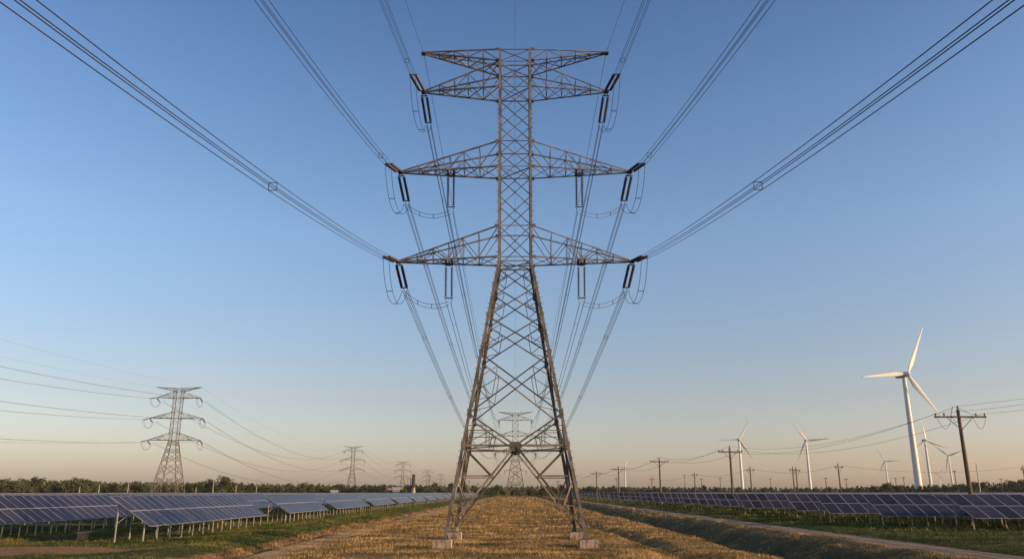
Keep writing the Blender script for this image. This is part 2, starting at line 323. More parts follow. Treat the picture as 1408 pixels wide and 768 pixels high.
# ------------------------------------------------------------------ lattice pylon
HB, HM, ZF, ZW, ZT = 4.25, 1.15, .5, 18.7, 35.3
def hw(z): return HM if z >= ZW else HB+(HM-HB)*(z-ZF)/(ZW-ZF)
def corner(sx, sy, z): h = hw(z); return Vector((sx*h, sy*h, z))
FACES = [(((-1, -1), (1, -1))), (((1, -1), (1, 1))), (((1, 1), (-1, 1))), (((-1, 1), (-1, -1)))]
def make_pylon(near):
    k = 1. if near else 1.4
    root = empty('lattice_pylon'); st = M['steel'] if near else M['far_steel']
    def bar(mb, p, q, w, flip=False):
        w = w*.68
        if near: mb.angle(p, q, w, flip=flip)
        else: mb.beam(p, q, w*k*.8)
    # legs with step bolts
    for sx in (-1, 1):
        for sy in (-1, 1):
            mb = MB()
            def legbar(a, b_, w):
                if near:
                    p, q = Vector(a), Vector(b_); t = w*.17
                    sec = [(0, 0), (-w, 0), (-w, -t), (-t, -t), (-t, -w), (0, -w)]
                    if sx*sy < 0: sec = sec[::-1]
                    vs = [Vector((e.x+sx*(u+w*.3), e.y+sy*(v+w*.3), e.z)) for e in (p, q) for u, v in sec]
                    mb.add(vs, [(i, (i+1) % 6, 6+(i+1) % 6, 6+i) for i in range(6)]+[(5, 4, 3, 2, 1, 0), (6, 7, 8, 9, 10, 11)])
                else: mb.beam(a, b_, w*k*.6)
            legbar(corner(sx, sy, ZF-.02), corner(sx, sy, ZW), .205); legbar(corner(sx, sy, ZW), corner(sx, sy, ZT), .17)
            if near:
                z = 3.0; i = 0
                while z < ZT-.3:
                    p = corner(sx, sy, z); d = Vector((sx, 0, 0)) if i % 2 else Vector((0, sy, 0))
                    if i % 2 == 0: d = Vector((sx*.8, sy*.6, 0))
                    mb.beam(p+d*.05, p+d*.18, .03); z += .38; i += 1
                for z in (6.0, 8.0, 12.0, 14.6, 16.8):      # splice plates
                    p = corner(sx, sy, z); mb.box(p+Vector((sx*.075, -sy*.08, 0)), (.02, .24, .6)); mb.box(p+Vector((-sx*.08, sy*.075, 0)), (.24, .02, .6))
                mb.box(corner(sx, sy, ZF+.03), (.6, .6, .05))
                mb.beam(corner(sx, sy, ZF+.05)+Vector((-.2*sx, 0, 0)), corner(sx, sy, ZF+.5), .03, .2); mb.beam(corner(sx, sy, ZF+.05)+Vector((0, -.2*sy, 0)), corner(sx, sy, ZF+.5), .03, .2)
            mb.build('leg', st, root)
            fb = MB(); c = corner(sx, sy, 0)
            a, bz, h = .55, .04, .46
            pr = [(-1, -1), (1, -1), (1, 1), (-1, 1)]
            vs = [Vector((c.x+x*a, c.y+y*a, -.9)) for x, y in pr]+[Vector((c.x+x*a, c.y+y*a, h)) for x, y in pr]+[Vector((c.x+x*(a-bz), c.y+y*(a-bz), h+.04)) for x, y in pr]
            fs = [(i, (i+1) % 4, 4+(i+1) % 4, 4+i) for i in range(4)]+[(4+i, 4+(i+1) % 4, 8+(i+1) % 4, 8+i) for i in range(4)]+[(8, 9, 10, 11), (3, 2, 1, 0)]
            fb.add(vs, fs); fb.build('concrete_footing', M['concrete'], root)
    # body bracing
    lo, up, pl = MB(), MB(), MB()
    for (a, b_) in FACES:
        nrm = Vector(((a[0]+b_[0])/2, (a[1]+b_[1])/2, 0))
        A = lambda z: corner(a[0], a[1], z)-nrm*.02
        B = lambda z: corner(b_[0], b_[1], z)-nrm*.02
        C = lambda z: (A(z)+B(z))/2
        # K panel with horizontal at 6 m
        for S, T in ((A, B), (B, A)):
            bar(lo, C(6.0), S(ZF+.35), .17); bar(lo, S(6.0), C(6.0), .19)
            def D(z): t = (6.0-z)/(6.0-ZF-.35); return C(6.0).lerp(S(ZF+.35), t)
            bar(lo, S(4.15), D(4.15), .12); bar(lo, S(5.95), D(4.15), .14); bar(lo, S(4.15), D(2.4), .11); bar(lo, S(2.4), D(2.4), .11); bar(lo, S(2.4), D(1.4), .09)
            # V above
            bar(lo, C(6.0), S(8.0), .15)
            def E(z): t = (z-6.0)/2.0; return C(6.0).lerp(S(8.0), t)
            e = E(6.95); g = S(6.02).lerp(C(6.0), .52)
            bar(lo, e, g, .08); bar(lo, e, S(6.95), .08); bar(lo, e+Vector((0, 0, .02)), S(6.05), .08)
            q = E(7.25); bar(lo, q, Vector((q.x, q.y, 6.0)), .07); bar(lo, q, S(7.25), .07)
        if near:
            u = (B(6)-A(6)).normalized(); cc = C(6.02)+nrm*.05
            vs = []; pl = MB()
            poly = [(-.44, 0), (-.28, .22), (.28, .22), (.44, 0), (.28, -.30), (-.28, -.30)]
            for s_ in (-.012, .012): vs += [cc+u*x+Vector((0, 0, y))+nrm*s_ for x, y in poly]
            pl.add(vs, [(0, 1, 2, 3, 4, 5), (11, 10, 9, 8, 7, 6)]+[(i, 6+i, 6+(i+1) % 6, (i+1) % 6) for i in range(6)]); pl.build('gusset_plate', st, root)
        nodes = [8.0, 12.0, 14.6, 16.8, 18.7]
        for i, (z0, z1) in enumerate(zip(nodes[:-1], nodes[1:])):
            wd = .13-.01*i
            bar(lo, A(z0), B(z1), wd); bar(lo, B(z0)-nrm*.05, A(z1)-nrm*.05, wd)
            for S, T in ((A, B), (B, A)):
                h0, h1 = hw(z0), hw(z1); zc = z0+(z1-z0)*h0/(h0+h1)
                m1 = S(z0).lerp(T(z1), .5*(zc-z0)/(z1-z0)); m2 = S(z1).lerp(T(z0), .5*(z1-zc)/(z1-z0))
                bar(lo, m1, m2, .07); bar(lo, m1, S(zc), .07); bar(lo, m2, S(zc), .07)
                if i < 3: bar(lo, m1, S(z0+(zc-z0)*.35), .06)
        for z in (18.7,): bar(lo, A(z), B(z), .12)
        ml = [19.0, 21.3, 23.55, 25.8, 27.8, 30.0, 32.2, 34.3, 35.3]
        for z in ml:
            if z in (19.0, 21.3, 25.8, 27.8, 32.2, 34.3, 35.3): bar(up, A(z), B(z), .10)
        for i, (z0, z1) in enumerate(zip(ml[:-1], ml[1:])):
            bar(up, A(z0), B(z1), .085); bar(up, B(z0)-nrm*.04, A(z1)-nrm*.04, .085)
    # inside diaphragms
    for z in (6.0, 18.7, 25.8, 32.2):
        mb = lo if z < 19 else up
        if z == 6.0:
            pts = [Vector((0, -hw(z), z)), Vector((hw(z), 0, z)), Vector((0, hw(z), z)), Vector((-hw(z), 0, z))]
            for i in range(4): bar(mb, pts[i], pts[(i+1) % 4], .09)
        else: bar(mb, corner(-1, -1, z), corner(1, 1, z-.001), .08); bar(mb, corner(1, -1, z-.06), corner(-1, 1, z-.06), .08)
    lo.build('body_bracing', st, root); up.build('mast_bracing', st, root)
    # crossarms
    def arm(sx, tipx, zt, zb, ztop, stations, heavy=None, peak=False):
        mb = MB(); tip = Vector((sx*tipx, 0, zt))
        ends = {}
        for sy in (-1, 1):
            bt = Vector((sx*HM, sy*HM, zb)); tp = Vector((sx*HM, sy*HM, ztop)); tt = tip+Vector((0, sy*.10, 0))
            bar(mb, bt, tt, .15); bar(mb, tp, tt+Vector((0, 0, .06)), .13)
            prevb, prevt = bt, tp
            for i, s_ in enumerate(stations):
                pb = bt.lerp(tt, s_); p_t = tp.lerp(tt, s_); bar(mb, pb, p_t, .075)
                bar(mb, prevt if (i % 2 == (1 if peak else 0)) else prevb, pb if (i % 2 == (1 if peak else 0)) else p_t, .08)
                prevb, prevt = pb, p_t; ends[(sy, i)] = (pb, p_t)
        pv = {-1: Vector((sx*HM, -HM, zb)), 1: Vector((sx*HM, HM, zb))}
        n = len(stations)
        for i in range(n):
            for j, sub in enumerate((0, 1)):
                pass
            a1, b1 = ends[(-1, i)][0], ends[(1, i)][0]
            bar(mb, a1, b1, .07); bar(mb, pv[-1], b1, .07); bar(mb, pv[1], a1, .07); pv = {-1: a1, 1: b1}
            a2, b2 = ends[(-1, i)][1], ends[(1, i)][1]; bar(mb, a2, b2, .06)
        if heavy is not None:      # hanger frame for the inner string
            fr = (heavy-HM)/(tipx-HM); y = HM*(1-fr)+.1*fr
            for dx in (-.22, .22): mb.beam((sx*heavy+dx, -y, zb), (sx*heavy+dx, y, zb), .13*(1 if near else 1.4))
            for sy in (-1, 1):
                mb.box((sx*heavy, sy*y, zb), (.55, .1, .15))
                bar(mb, (sx*heavy, sy*y, zb+.1), (sx*(heavy+.9), sy*y*.8, zb+(ztop-zb)*(1-fr)*.75), .07)
                bar(mb, (sx*heavy, sy*y, zb+.1), (sx*(heavy-.6), sy*y*1.05, zb+(ztop-zb)*(1-fr)*1.05), .07)
        mb.box(tip+Vector((sx*.08, 0, 0)), (.3, .42, .12))
        if near:
            for sy in (-1, 1):
                for zz in (zb, ztop): mb.box((sx*(HM+.12), sy*(HM+.03), zz), (.34, .02, .22))
        return mb.build('peak_arm' if peak else 'crossarm', st, root)
    for sx in (-1, 1):
        arm(sx, 8.25, 18.95, 19.0, 21.3, (.2, .36, .5, .66, .82), 4.7)
        arm(sx, 8.35, 25.8, 25.8, 27.8, (.2, .36, .5, .66, .82), 4.7)
        arm(sx, 6.85, 32.35, 32.2, 34.3, (.22, .42, .6, .8))
        arm(sx, 6.95, 35.65, 34.35, 35.3, (.22, .42, .6, .8), peak=True)
    # insulator strings (two parallel strings of sheds on yokes)
    def string(p, q, gap=.36, axis=Vector((1, 0, 0)), r=.108, sheds=20):
        p, q = Vector(p), Vector(q); L = (q-p).length; d = (q-p)/L
        if not near: gap = .3; r = .11
        if near:
            root_i = MB(); root_i.tube([p-axis*(gap/2), p-d*.25, p+axis*(gap/2)], .035, 6); root_i.tube([p+axis*(gap/2+.08), p-axis*(gap/2+.08)], .045, 6)
            io = root_i.build('insulator_string', M['bolt'], root)
            yk = MB(); yk.tube([q+axis*(gap/2+.1), q-axis*(gap/2+.1)], .045, 6); yk.build('yoke_bar', M['bolt'], io)
        else: io = None
        for s_ in (-1, 1):
            a, b_ = p+axis*s_*gap/2+d*.1, q+axis*s_*gap/2-d*.1; mb = MB()
            if near:
                pts, rs = [], []
                for i in range(sheds):
                    t0 = (i+.1)/sheds; t1 = (i+.55)/sheds; t2 = (i+.62)/sheds; t3 = (i+.98)/sheds
                    pts += [a.lerp(b_, t0), a.lerp(b_, t1), a.lerp(b_, t2), a.lerp(b_, t3)]; rs += [.035, .05, r, .045]
                mb.tube(pts, rs, 10)
                so = mb.build('shed_column', M['glaze'], io, smooth=False)
            else:
                mb.tube([a, b_], r, 4); mb.build('insulator_string', M['glaze'], root)
    def cable(pts, offs, name='jumper_cable', r=.017):
        rr = r if near else .035
        for j, o in enumerate(offs):
            mb = MB(); mb.tube([p+Vector(o) for p in pts], rr, 5)
            jc = mb.build(name, M['wire'] if near else M['far_wire'], root)
            if near and j == 0 and len(pts) > 5:
                for t in (.3, .62):
                    i = int(len(pts)*t); p = pts[i]; sb = MB(); sb.tube([p+Vector(offs[0]), p+Vector(offs[-1])], .025, 5); sb.build('spacer', M['wire'], jc)
    for sx in (-1, 1):
        for lev, (tx, tz) in enumerate(((8.3, 18.95), (8.4, 25.8), (6.9, 32.35))):
            tip = Vector((sx*(tx+.1), 0, tz)); q1 = Vector((sx*(tx+.3), -(3.3, 3.5, 3.8)[lev], tz-(.62, .86, .72)[lev])); q2 = Vector((sx*(tx-.1), 2.6, tz-1.2))
            string(tip+Vector((0, -.35, -.05)), q1, .37); string(tip+Vector((-sx*.1, .3, -.15)), q2, .37)
            pts = []
            a, b_ = q1+Vector((0, -.1, -.1)), q2+Vector((0, .15, -.15))
            for i in range(25):
                t = i/24; p = a.lerp(b_, t); s4 = 4*t*(1-t)
                p.z -= 1.9*(s4**.75); p.x += sx*(.1*s4); pts.append(p)
            cable(pts, ((-.2, 0, 0), (.2, 0, 0)))
            if lev < 2 and near:
                h0 = Vector((sx*4.7, .0, tz-.25)); h1 = Vector((sx*4.7, .35, tz-2.55))
                string(h0, h1, .42, r=.115, sheds=13)
                c0 = q2+Vector((0, .2, -.35)); c1 = h1+Vector((0, .1, -.35)); pts = []
                for i in range(17):
                    t = i/16; p = c0.lerp(c1, t); p.z -= .55*4*t*(1-t); pts.append(p)
                cable(pts, ((0, 0, .14), (0, 0, -.14)))
                cable([h1+Vector((0, 0, -.05)), c1], ((-.2, 0, 0), (.2, 0, 0)), 'suspension_clamp')
    return root

PY = 52.5
main = make_pylon(True); main.location = (0, PY, 0)
tag(main, 'tallest brown lattice pylon on concrete footings, nearest the viewer in mid-corridor', 'pylon', 'lattice pylons')
farp = make_pylon(False)
far_pos = [
 (0, 328, 'lattice pylon framed between the legs of the tall near pylon'),
 (0, 610, 'farther, smaller lattice pylon directly behind the framed corridor pylon'),
 (-108, 248, 'large lattice pylon rising behind the left solar field, biggest of the left line'),
 (-119, 579, 'second pylon of the left line, above the treeline by the white barn'),
 (-123, 867, 'third pylon of the left line, just left of the dark chimney stack'),
 (-133, 1204, 'fourth pylon of the left line, just right of the dark chimney stack'),
 (-139, 1480, 'farthest and smallest pylon of the left line, beside the near pylon leg')]
for i, (x, y, lab) in enumerate(far_pos):
    o = farp if i == 0 else copy_tree(farp)
    o.location = (x, y, 0); o.rotation_euler.z = 0 if x == 0 else R(2.0)
    tag(o, lab, 'pylon', 'lattice pylons')

# ------------------------------------------------------------------ power lines
def span(P0, P1, sag, label, group, offs=((0, 0, 0),), r=.015, n=40, spacers=(), m='wire'):
    P0, P1 = Vector(P0), Vector(P1); root = empty('power_line', P0); d = P1-P0
    pts = []
    for i in range(n+1):
        t = i/n; p = d*t; p.z -= 4*sag*t*(1-t); pts.append(p)
    for o in offs:
        mb = MB(); mb.tube([p+Vector(o) for p in pts], r, 5); mb.build('conductor', M[m], root)
    for t in spacers:
        p = d*t; p.z -= 4*sag*t*(1-t); mb = MB(); k = len(offs)
        for i in range(k if k > 2 else 1): mb.tube([p+Vector(offs[i]), p+Vector(offs[(i+1) % k])], .015, 5)
        mb.build('spacer', M[m], root)
    tag(root, label, 'power line', group); return root
q = .145
QUAD = ((-q, 0, q), (q, 0, q), (q, 0, -q), (-q, 0, -q)); TWIN = ((-q, 0, 0), (q, 0, 0))
side = {-1: 'left', 1: 'right'}
levs = [('lowest', 8.3, 18.95, 1.0), ('middle', 8.4, 25.8, 1.075), ('upper', 6.9, 32.35, 1.0)]
for sx in (-1, 1):
    for nm, tx, tz, k in levs:
        dr = {'lowest': .68, 'middle': .92, 'upper': .78}[nm]; q1 = (sx*(tx+.3), PY-{'lowest': 3.35, 'middle': 3.55, 'upper': 3.85}[nm], tz-dr); e1 = (sx*(tx+.3), -195, tz-dr)
        span(q1, e1, 13.2*k, f'wire bundle from {side[sx]} tip of the {nm} crossarm sweeping toward and over the viewer', 'power lines of the near pylon', QUAD, .0135, 70, (.097, .17) if nm == 'lowest' else (.012, .16,), )
        q2 = (sx*(tx-.1), PY+2.75, tz-1.25); e2 = (sx*(tx+.1), 324, tz-1.)
        span(q2, e2, 5.5, f'wire bundle from {side[sx]} tip of the {nm} crossarm receding to the framed pylon', 'power lines of the near pylon', QUAD, .02, 40, (.05, .16, .3))
        if nm != 'upper':
            span((sx*4.7, PY+.4, tz-2.9), (sx*4.7, 324, tz-2.6), 5.0, f'twin wires from inner hanging string on {side[sx]} {nm} crossarm receding away', 'power lines of the near pylon', TWIN, .02, 40, (.02, .11, .2))
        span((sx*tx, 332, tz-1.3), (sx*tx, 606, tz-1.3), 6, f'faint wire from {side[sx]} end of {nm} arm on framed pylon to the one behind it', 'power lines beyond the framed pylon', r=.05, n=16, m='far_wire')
    span((sx*7.0, PY, 35.7), (sx*7.0, -195, 35.7), 15, f'single thin earth wire from the {side[sx]} peak arm running overhead toward the viewer', 'earth wires', r=.012, n=60)
    span((sx*7.0, PY, 35.7), (sx*7.0, 328, 35.7), 4.5, f'single thin earth wire from the {side[sx]} peak arm receding to the framed pylon', 'earth wires', r=.018, n=30)
span((0, PY, 35.4), (0, -195, 35.72), 15, 'single thin centre wire rising straight up from the near pylon top', 'earth wires', r=.010, n=60)
span((0, PY+.2, 35.4), (0, 328, 35.72), 4.5, 'single thin centre wire seen through the near pylon mast, receding', 'earth wires', r=.013, n=30)
LL = [(-97, -80)]+[(x, y) for x, y, _ in far_pos[2:]]
segn = ['left picture edge to the large left pylon', 'large left pylon to the second left pylon', 'second to third left pylon', 'third to fourth left pylon', 'fourth left pylon to the farthest one']
for i in range(5):
    (xa, ya), (xb, yb) = LL[i], LL[i+1]
    rr = (.020, .030, .06, .08, .10)[i]
    for sx in (-1, 1):
        for nm, tx, tz in (('lowest', 8.3, 18.3), ('middle', 8.4, 25.1), ('upper', 6.9, 31.7), ('topmost', 7.0, 35.6)):
            g = 4 if nm != 'topmost' else 0
            span((xa+sx*tx, ya+g, tz), (xb+sx*tx, yb-g, tz), (6.5, 11, 9, 9, 8)[i]*(.8 if nm == 'topmost' else 1),
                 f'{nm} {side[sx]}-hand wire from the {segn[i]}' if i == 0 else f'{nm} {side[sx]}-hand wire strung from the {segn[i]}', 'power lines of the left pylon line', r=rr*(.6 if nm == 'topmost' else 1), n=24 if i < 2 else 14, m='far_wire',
                 offs=((0, 0, 0),) if (nm == 'topmost' or i > 1) else ((-.25, 0, 0), (.25, 0, 0)))

# ------------------------------------------------------------------ solar arrays
def module_mesh(mb, x0, y0, z0, cw, ml, ca, sa, fr=.032):
    """one framed module: x along the table, slope along +y rising"""
    def P(u, v, h): return Vector((x0+u, y0+v*ca-h*sa, z0+v*sa+h*ca))
    g = .012
    a, b_, c, d = g, cw-g, g, ml-g; t = .04
    lo = [P(a, c, -t), P(b_, c, -t), P(b_, d, -t), P(a, d, -t)]; hi = [P(a, c, 0), P(b_, c, 0), P(b_, d, 0), P(a, d, 0)]
    inn = [P(a+fr, c+fr, 0), P(b_-fr, c+fr, 0), P(b_-fr, d-fr, 0), P(a+fr, d-fr, 0)]
    gl = [P(a+fr, c+fr, -.004), P(b_-fr, c+fr, -.004), P(b_-fr, d-fr, -.004), P(a+fr, d-fr, -.004)]
    mb.add(lo+hi+inn, [(0, 1, 5, 4), (1, 2, 6, 5), (2, 3, 7, 6), (3, 0, 4, 7)]+[(4+i, 4+(i+1) % 4, 8+(i+1) % 4, 8+i) for i in range(4)], 0)
    mb.add(gl, [(0, 1, 2, 3)], 1); mb.add(lo, [(3, 2, 1, 0)], 2)
MATS = [M['alu'], M['pv'], M['pv_back']]
def make_table(ncol, cw, ml, run, rise, z0, detailed, pstep, fr=.032):
    L = ncol*cw; S = math.hypot(run, rise); ca, sa = run/S, rise/S; ml = S/2
    root = empty('solar_array')
    if detailed:
        mb = MB(); module_mesh(mb, 0, 0, 0, cw, ml, ca, sa, fr); proto = mb.build('solar_module', MATS, root)
        first = True
        for r in range(2):
            for c in range(ncol):
                o = proto if first else proto.copy()
                if not first: COL.objects.link(o); o.parent = root
                first = False; o.location = (c*cw, r*(ml+.03)*ca, z0+r*(ml+.03)*sa)
    else:
        mb = MB()
        for r in range(2):
            for c in range(ncol): module_mesh(mb, c*cw, r*(ml+.03)*ca, z0+r*(ml+.03)*sa, cw, ml, ca, sa, fr)
        mb.build('module_field', MATS, root)
    for v in (.25, .78, 1.22, 1.75):
        rm = MB(); rm.beam((0.05, v*ml*ca+.06*sa+.02, z0+v*ml*sa-.10), (L-.05, v*ml*ca+.06*sa+.02, z0+v*ml*sa-.10), .05, .08)
        rm.build('mounting_rail', M['galv'], root)
    yf, yb = .35*ml*ca, 1.62*ml*ca; zf, zb = z0+.35*ml*sa-.14, z0+1.62*ml*sa-.14
    x = .25
    while x < L:
        for (yy, zz) in ((yf, zf), (yb, zb)):
            pb = MB(); pb.beam((x, yy, -.35), (x, yy, zz), .075, .06); pb.build('post', M['galv'], root)
        if detailed or pstep > 3:
            bb = MB(); bb.beam((x+.04, yf-.3, zf-.13), (x+.04, yb+.3, zb+.06), .06, .08)
            bb.build('brace', M['galv'], root); bb = MB(); bb.tube([(x+.05, yb, 1.15), (x+.05, yb-.35, 1.45), (x+.05, (yf+yb)/2+.1, z0+ml*sa*1.1-.22)], .03, 5)
            bb.build('brace', M['galv'], root)
        x += pstep
    return root
ordw = ['first', 'second', 'third', 'fourth', 'fifth', 'sixth', 'seventh', 'eighth', 'ninth', 'tenth', 'eleventh', 'twelfth', 'thirteenth', 'fourteenth', 'fifteenth', 'sixteenth', 'seventeenth', 'eighteenth', 'nineteenth', 'twentieth', 'twenty-first', 'twenty-second', 'twenty-third', 'twenty-fourth', 'twenty-fifth']
# left field: rows run away from the viewer, faces turned to the corridor (+X)
LT_d = make_table(21, 1.2, 1.7, 3.0, 1.95, 1.0, True, 2.05)
LT_m = make_table(15, 1.2, 1.7, 3.0, 1.95, 1.0, True, 1.75)
LT_f = make_table(20, 1.25, 1.7, 3.0, 1.95, 1.0, False, 2.1, .036)
used = {}
def put(proto, loc, rz, lab, grp):
    o = proto if proto.name not in used else copy_tree(proto)
    used[proto.name] = 1; o.location = loc; o.rotation_euler = (0, 0, rz); tag(o, lab, 'solar array', grp); return o
rowname = ['front left row beside the corridor', 'second left row', 'third left row', 'fourth left row']
def left_table(k, y, j, det):
    x = -24.4-12.2*k
    lab = (f'{ordw[j]} solar array from the near end of the {rowname[k]}' if k < 3 and j < 25 else 'distant solar array in the packed rows behind the third left row')
    # local x -> world -Y end; rotate so that local +x points along -Y ... near end at y
    p = (LT_m if k == 0 and j == 1 else LT_d) if det else LT_f
    put(p, (x, y, 0), R(90), lab, 'solar arrays of the left field')
row_starts = {0: [54.0, 87.0], 1: [52.0, 82.0]}
row_starts[0] += [110+29.3*i for i in range(20)]
row_starts[1] += [109+27.5*i for i in range(12)]
for k in range(2):
    for j, y in enumerate(row_starts[k]): left_table(k, y, j, j < 2 and k == 0 or (k == 1 and j < 2))
for k in range(2, 9):
    y0 = 1.56*(24.4+12.2*k)-8
    n = max(3, int((330-y0)/26.5))
    for j in range(n): left_table(k, y0+26.5*j, j, False)
# extra near table of row two running out of frame at the left
# right field: rows run across the view, faces turned to the viewer (-Y)
RT_d = make_table(9, 1.36, 2.3, 4.3, 1.9, 1.0, True, 2.7)
RT_f = make_table(12, 1.36, 2.3, 4.3, 1.9, 1.0, False, 4.1, .04)
right_rows = [(38.4, 67.6), (33.6, 73.8), (32.6, 83.6), (33.4, 95.6), (31.6, 111), (31.9, 124), (31.6, 137), (31.8, 151), (31.4, 166), (31.6, 182), (31.4, 199), (31.6, 218), (31.4, 240), (31.5, 265)]
rr_names = ['nearest right row, by the wooden pole', 'second right row', 'third right row', 'fourth right row', 'fifth right row', 'sixth right row', 'seventh right row', 'eighth right row']
for i, (x0, y0) in enumerate(right_rows):
    x = x0; j = 0
    while x < .665*y0+6:
        det = i < 5 and j < 2
        p = RT_d if det else RT_f
        lab = f'{ordw[j]} solar array from the road in the {rr_names[i]}' if i < 8 else 'distant solar array packed in the far right field'
        put(p, (x, y0, .1), R(-1.2*(1 if i < 4 else 1.5)), lab, 'solar arrays of the right field')
        x += (9*1.36 if det else 12*1.36)+.9; j += 1
RT_g = make_table(24, 1.5, 2.3, 4.3, 2.0, 1.1, False, 9, .06)
for y0 in (300, 345, 400, 470, 560):
    x = 32
    while x < .67*y0+10:
        put(RT_g, (x, y0, .1), 0, 'distant solar array packed in the far right field', 'solar arrays of the right field'); x += 37.5

# ------------------------------------------------------------------ wind turbines
def make_turbine():
    root = empty('wind_turbine')
    H = 80
    t = MB(); n = 20; pts, rs = [], []
    for i in range(17): z = -1+(H-1)*i/16; pts.append((0, 0, z)); rs.append(2.45-1.15*(i/16)**.9)
    t.tube(pts, rs, n); t.build('tower', M['white'], root, smooth=True)
    nb = MB()
    pr = [(-1.5, -1.6), (1.5, -1.6), (1.8, -.5), (1.7, 1.3), (1.2, 1.8), (-1.2, 1.8), (-1.7, 1.3), (-1.8, -.5)]
    st = [(-3.2, .72), (-2.5, .95), (4.5, 1.0), (7.2, .85), (7.9, .55)]
    vs = [Vector((x*s_, y, H+z*s_)) for y, s_ in st for x, z in pr]; fs = [(i*8+k, i*8+(k+1) % 8, (i+1)*8+(k+1) % 8, (i+1)*8+k) for i in range(4) for k in range(8)]
    fs += [tuple(range(7, -1, -1)), tuple(32+k for k in range(8))]
    nb.add(vs, fs); nb.box((0, 5.8, H+2.1), (1.2, 1.4, .7)); nb.tube([(.5, 6.6, H+1.7), (.5, 6.6, H+4)], .12, 5)
    nac = nb.build('nacelle', M['grey_paint'], root)
    hub = empty('rotor', (0, -4.2, H)); hub.parent = root
    hb = MB(); hb.tube([(0, 1.2, 0), (0, .4, 0), (0, -.8, 0), (0, -1.7, 0), (0, -2.2, 0)], [1.5, 1.65, 1.5, .95, .2], 14); hb.build('hub', M['white'], hub, smooth=True)
    bl = MB(); N = 18; Lb = 34.; vs = []
    for i in range(N+1):
        t = i/N; z = 1+Lb*t; ch = 1.6+(3.2-1.6)*min(1, t/.2) if t < .2 else 3.2*(1-((t-.2)/.8)**.85)+.4; th = 1.3*(1-t)**1.6*.6+.09
        tw = R(16)*(1-t)**2+R(4); off = ch*.18
        for k in range(10):
            a = 2*math.pi*k/10; u = ch/2*math.cos(a)+off; v_ = th/2*math.sin(a)*(1 if math.cos(a) < .3 else .6)
            vs.append(Vector((u*math.cos(tw)-v_*math.sin(tw), u*math.sin(tw)+v_*math.cos(tw)-1.6*t*t, z)))
    fs = [(i*10+k, i*10+(k+1) % 10, (i+1)*10+(k+1) % 10, (i+1)*10+k) for i in range(N) for k in range(10)]+[tuple(range(9, -1, -1)), tuple(N*10+k for k in range(10))]
    bl.add(vs, fs); b0 = bl.build('blade', M['white'], hub, smooth=True)
    for k in (1, 2):
        b1 = b0.copy(); COL.objects.link(b1); b1.parent = hub; b1.rotation_euler = (0, R(120*k), 0)
    return root
turb = [
 # hub px, hub py, depth scale, rotor phase (deg clockwise from up), yaw, label
 (1242.5, 515, 522, 25, 31, 'largest white wind turbine, standing behind the tall wooden utility pole'),
 (1016, 604, 1190, 28, 5, 'white wind turbine beside a wooden utility pole, blade pointing left'),
 (1108, 605, 1200, -34, 5, 'white wind turbine between two wooden poles, one blade pointing right'),
 (1271.5, 605, 1205, -8, 20, 'white wind turbine close behind the largest turbine tower'),
 (1304, 626, 1640, -48, -20, 'wind turbine seen between largest turbine and wooden utility pole'),
 (859, 640, 2050, 27, 5, 'white wind turbine behind the T-shaped pole near the big pylon'),
 (1217, 633, 2050, -30, 0, 'small pale wind turbine left of the largest turbine'),
 (1291, 651, 2900, 35, 0, 'faintest tiny wind turbine behind the largest turbine on horizon')]
tproto = make_turbine()
for i, (px, py, D, ph, yw, lab) in enumerate(turb):
    o = tproto if i == 0 else copy_tree(tproto)
    p = at(px, py, D); s = (p.z)/80.; p.z = 0; o.location = p; o.scale = (s, s, s)
    o.rotation_euler = (0, 0, R(yw)-math.atan2(p.x, p.y)*.85)
    for ch in o.children:
        if ch.name.startswith('rotor'): ch.rotation_euler = (0, R(ph), 0)
    tag(o, lab, 'wind turbine', 'wind turbines on the horizon')

# ------------------------------------------------------------------ wooden utility poles
def make_pole(arm=2.5, H=11.0, loops=True, r=.19, k=1.):
    root = empty('utility_pole')
    mb = MB(); mb.tube([(0, 0, -.6), (0, 0, H*.5), (0, 0, H)], [r*k*1.15, r*k, r*k*.78], 12); mb.build('pole_shaft', M['wood'], root, smooth=False)
    ab = MB(); za = H-.75; ab.beam((-arm, -.24, za), (arm, -.24, za), .15*k, .17*k); ab.build('crossarm', M['wood'], root)
    bb = MB()
    for s_ in (-1, 1): bb.beam((s_*1.25, -.16, za-.05), (0, -.16*k, za-1.25), .05*k, .05*k)
    bb.build('arm_brace', M['bolt'], root)
    for x in (-arm+.12, -arm*.62, arm*.62, arm-.12):
        ib = MB(); ib.tube([(x, -.24, za+.08), (x, -.24, za+.16), (x, -.24, za+.18), (x, -.24, za+.26), (x, -.24, za+.34)], [.03*k, .04*k, .095*k, .06*k, .085*k], 8); ib.build('insulator', M['glaze'], root)
    ib = MB(); ib.tube([(0, 0, H), (0, 0, H+.1), (0, 0, H+.12), (0, 0, H+.22), (0, 0, H+.32)], [.04*k, .05*k, .10*k, .06*k, .09*k], 8); ib.build('insulator', M['glaze'], root)
    if loops:
        for x0, x1, s_ in ((-arm+.1, -arm*.35, 1.25), (-arm*.35, -.1, .6), (arm*.45, arm-.05, 1.25)):
            c = MB(); pts = []
            for i in range(15): t = i/14; pts.append((x0+(x1-x0)*t, -.34, za+.1-s_*4*t*(1-t)))
            c.tube(pts, .018, 5); c.build('jumper_cable', M['wire'], root)
        c = MB(); c.tube([(0, -.1, H+.15), (.5, -.2, H-.2), (1.0, -.3, H-.45), (1.5, -.3, za+.15)], .02, 5); c.build('jumper_cable', M['wire'], root)
        c = MB(); c.tube([(-.9, -.24, za+.1), (-.75, -.24, za+.55), (-.6, -.24, za+1.0)], .03, 5); c.build('arm_bracket', M['bolt'], root)
    return root
P1 = make_pole(); P2 = make_pole(2.2, 11.0, False, .17, 1.25)
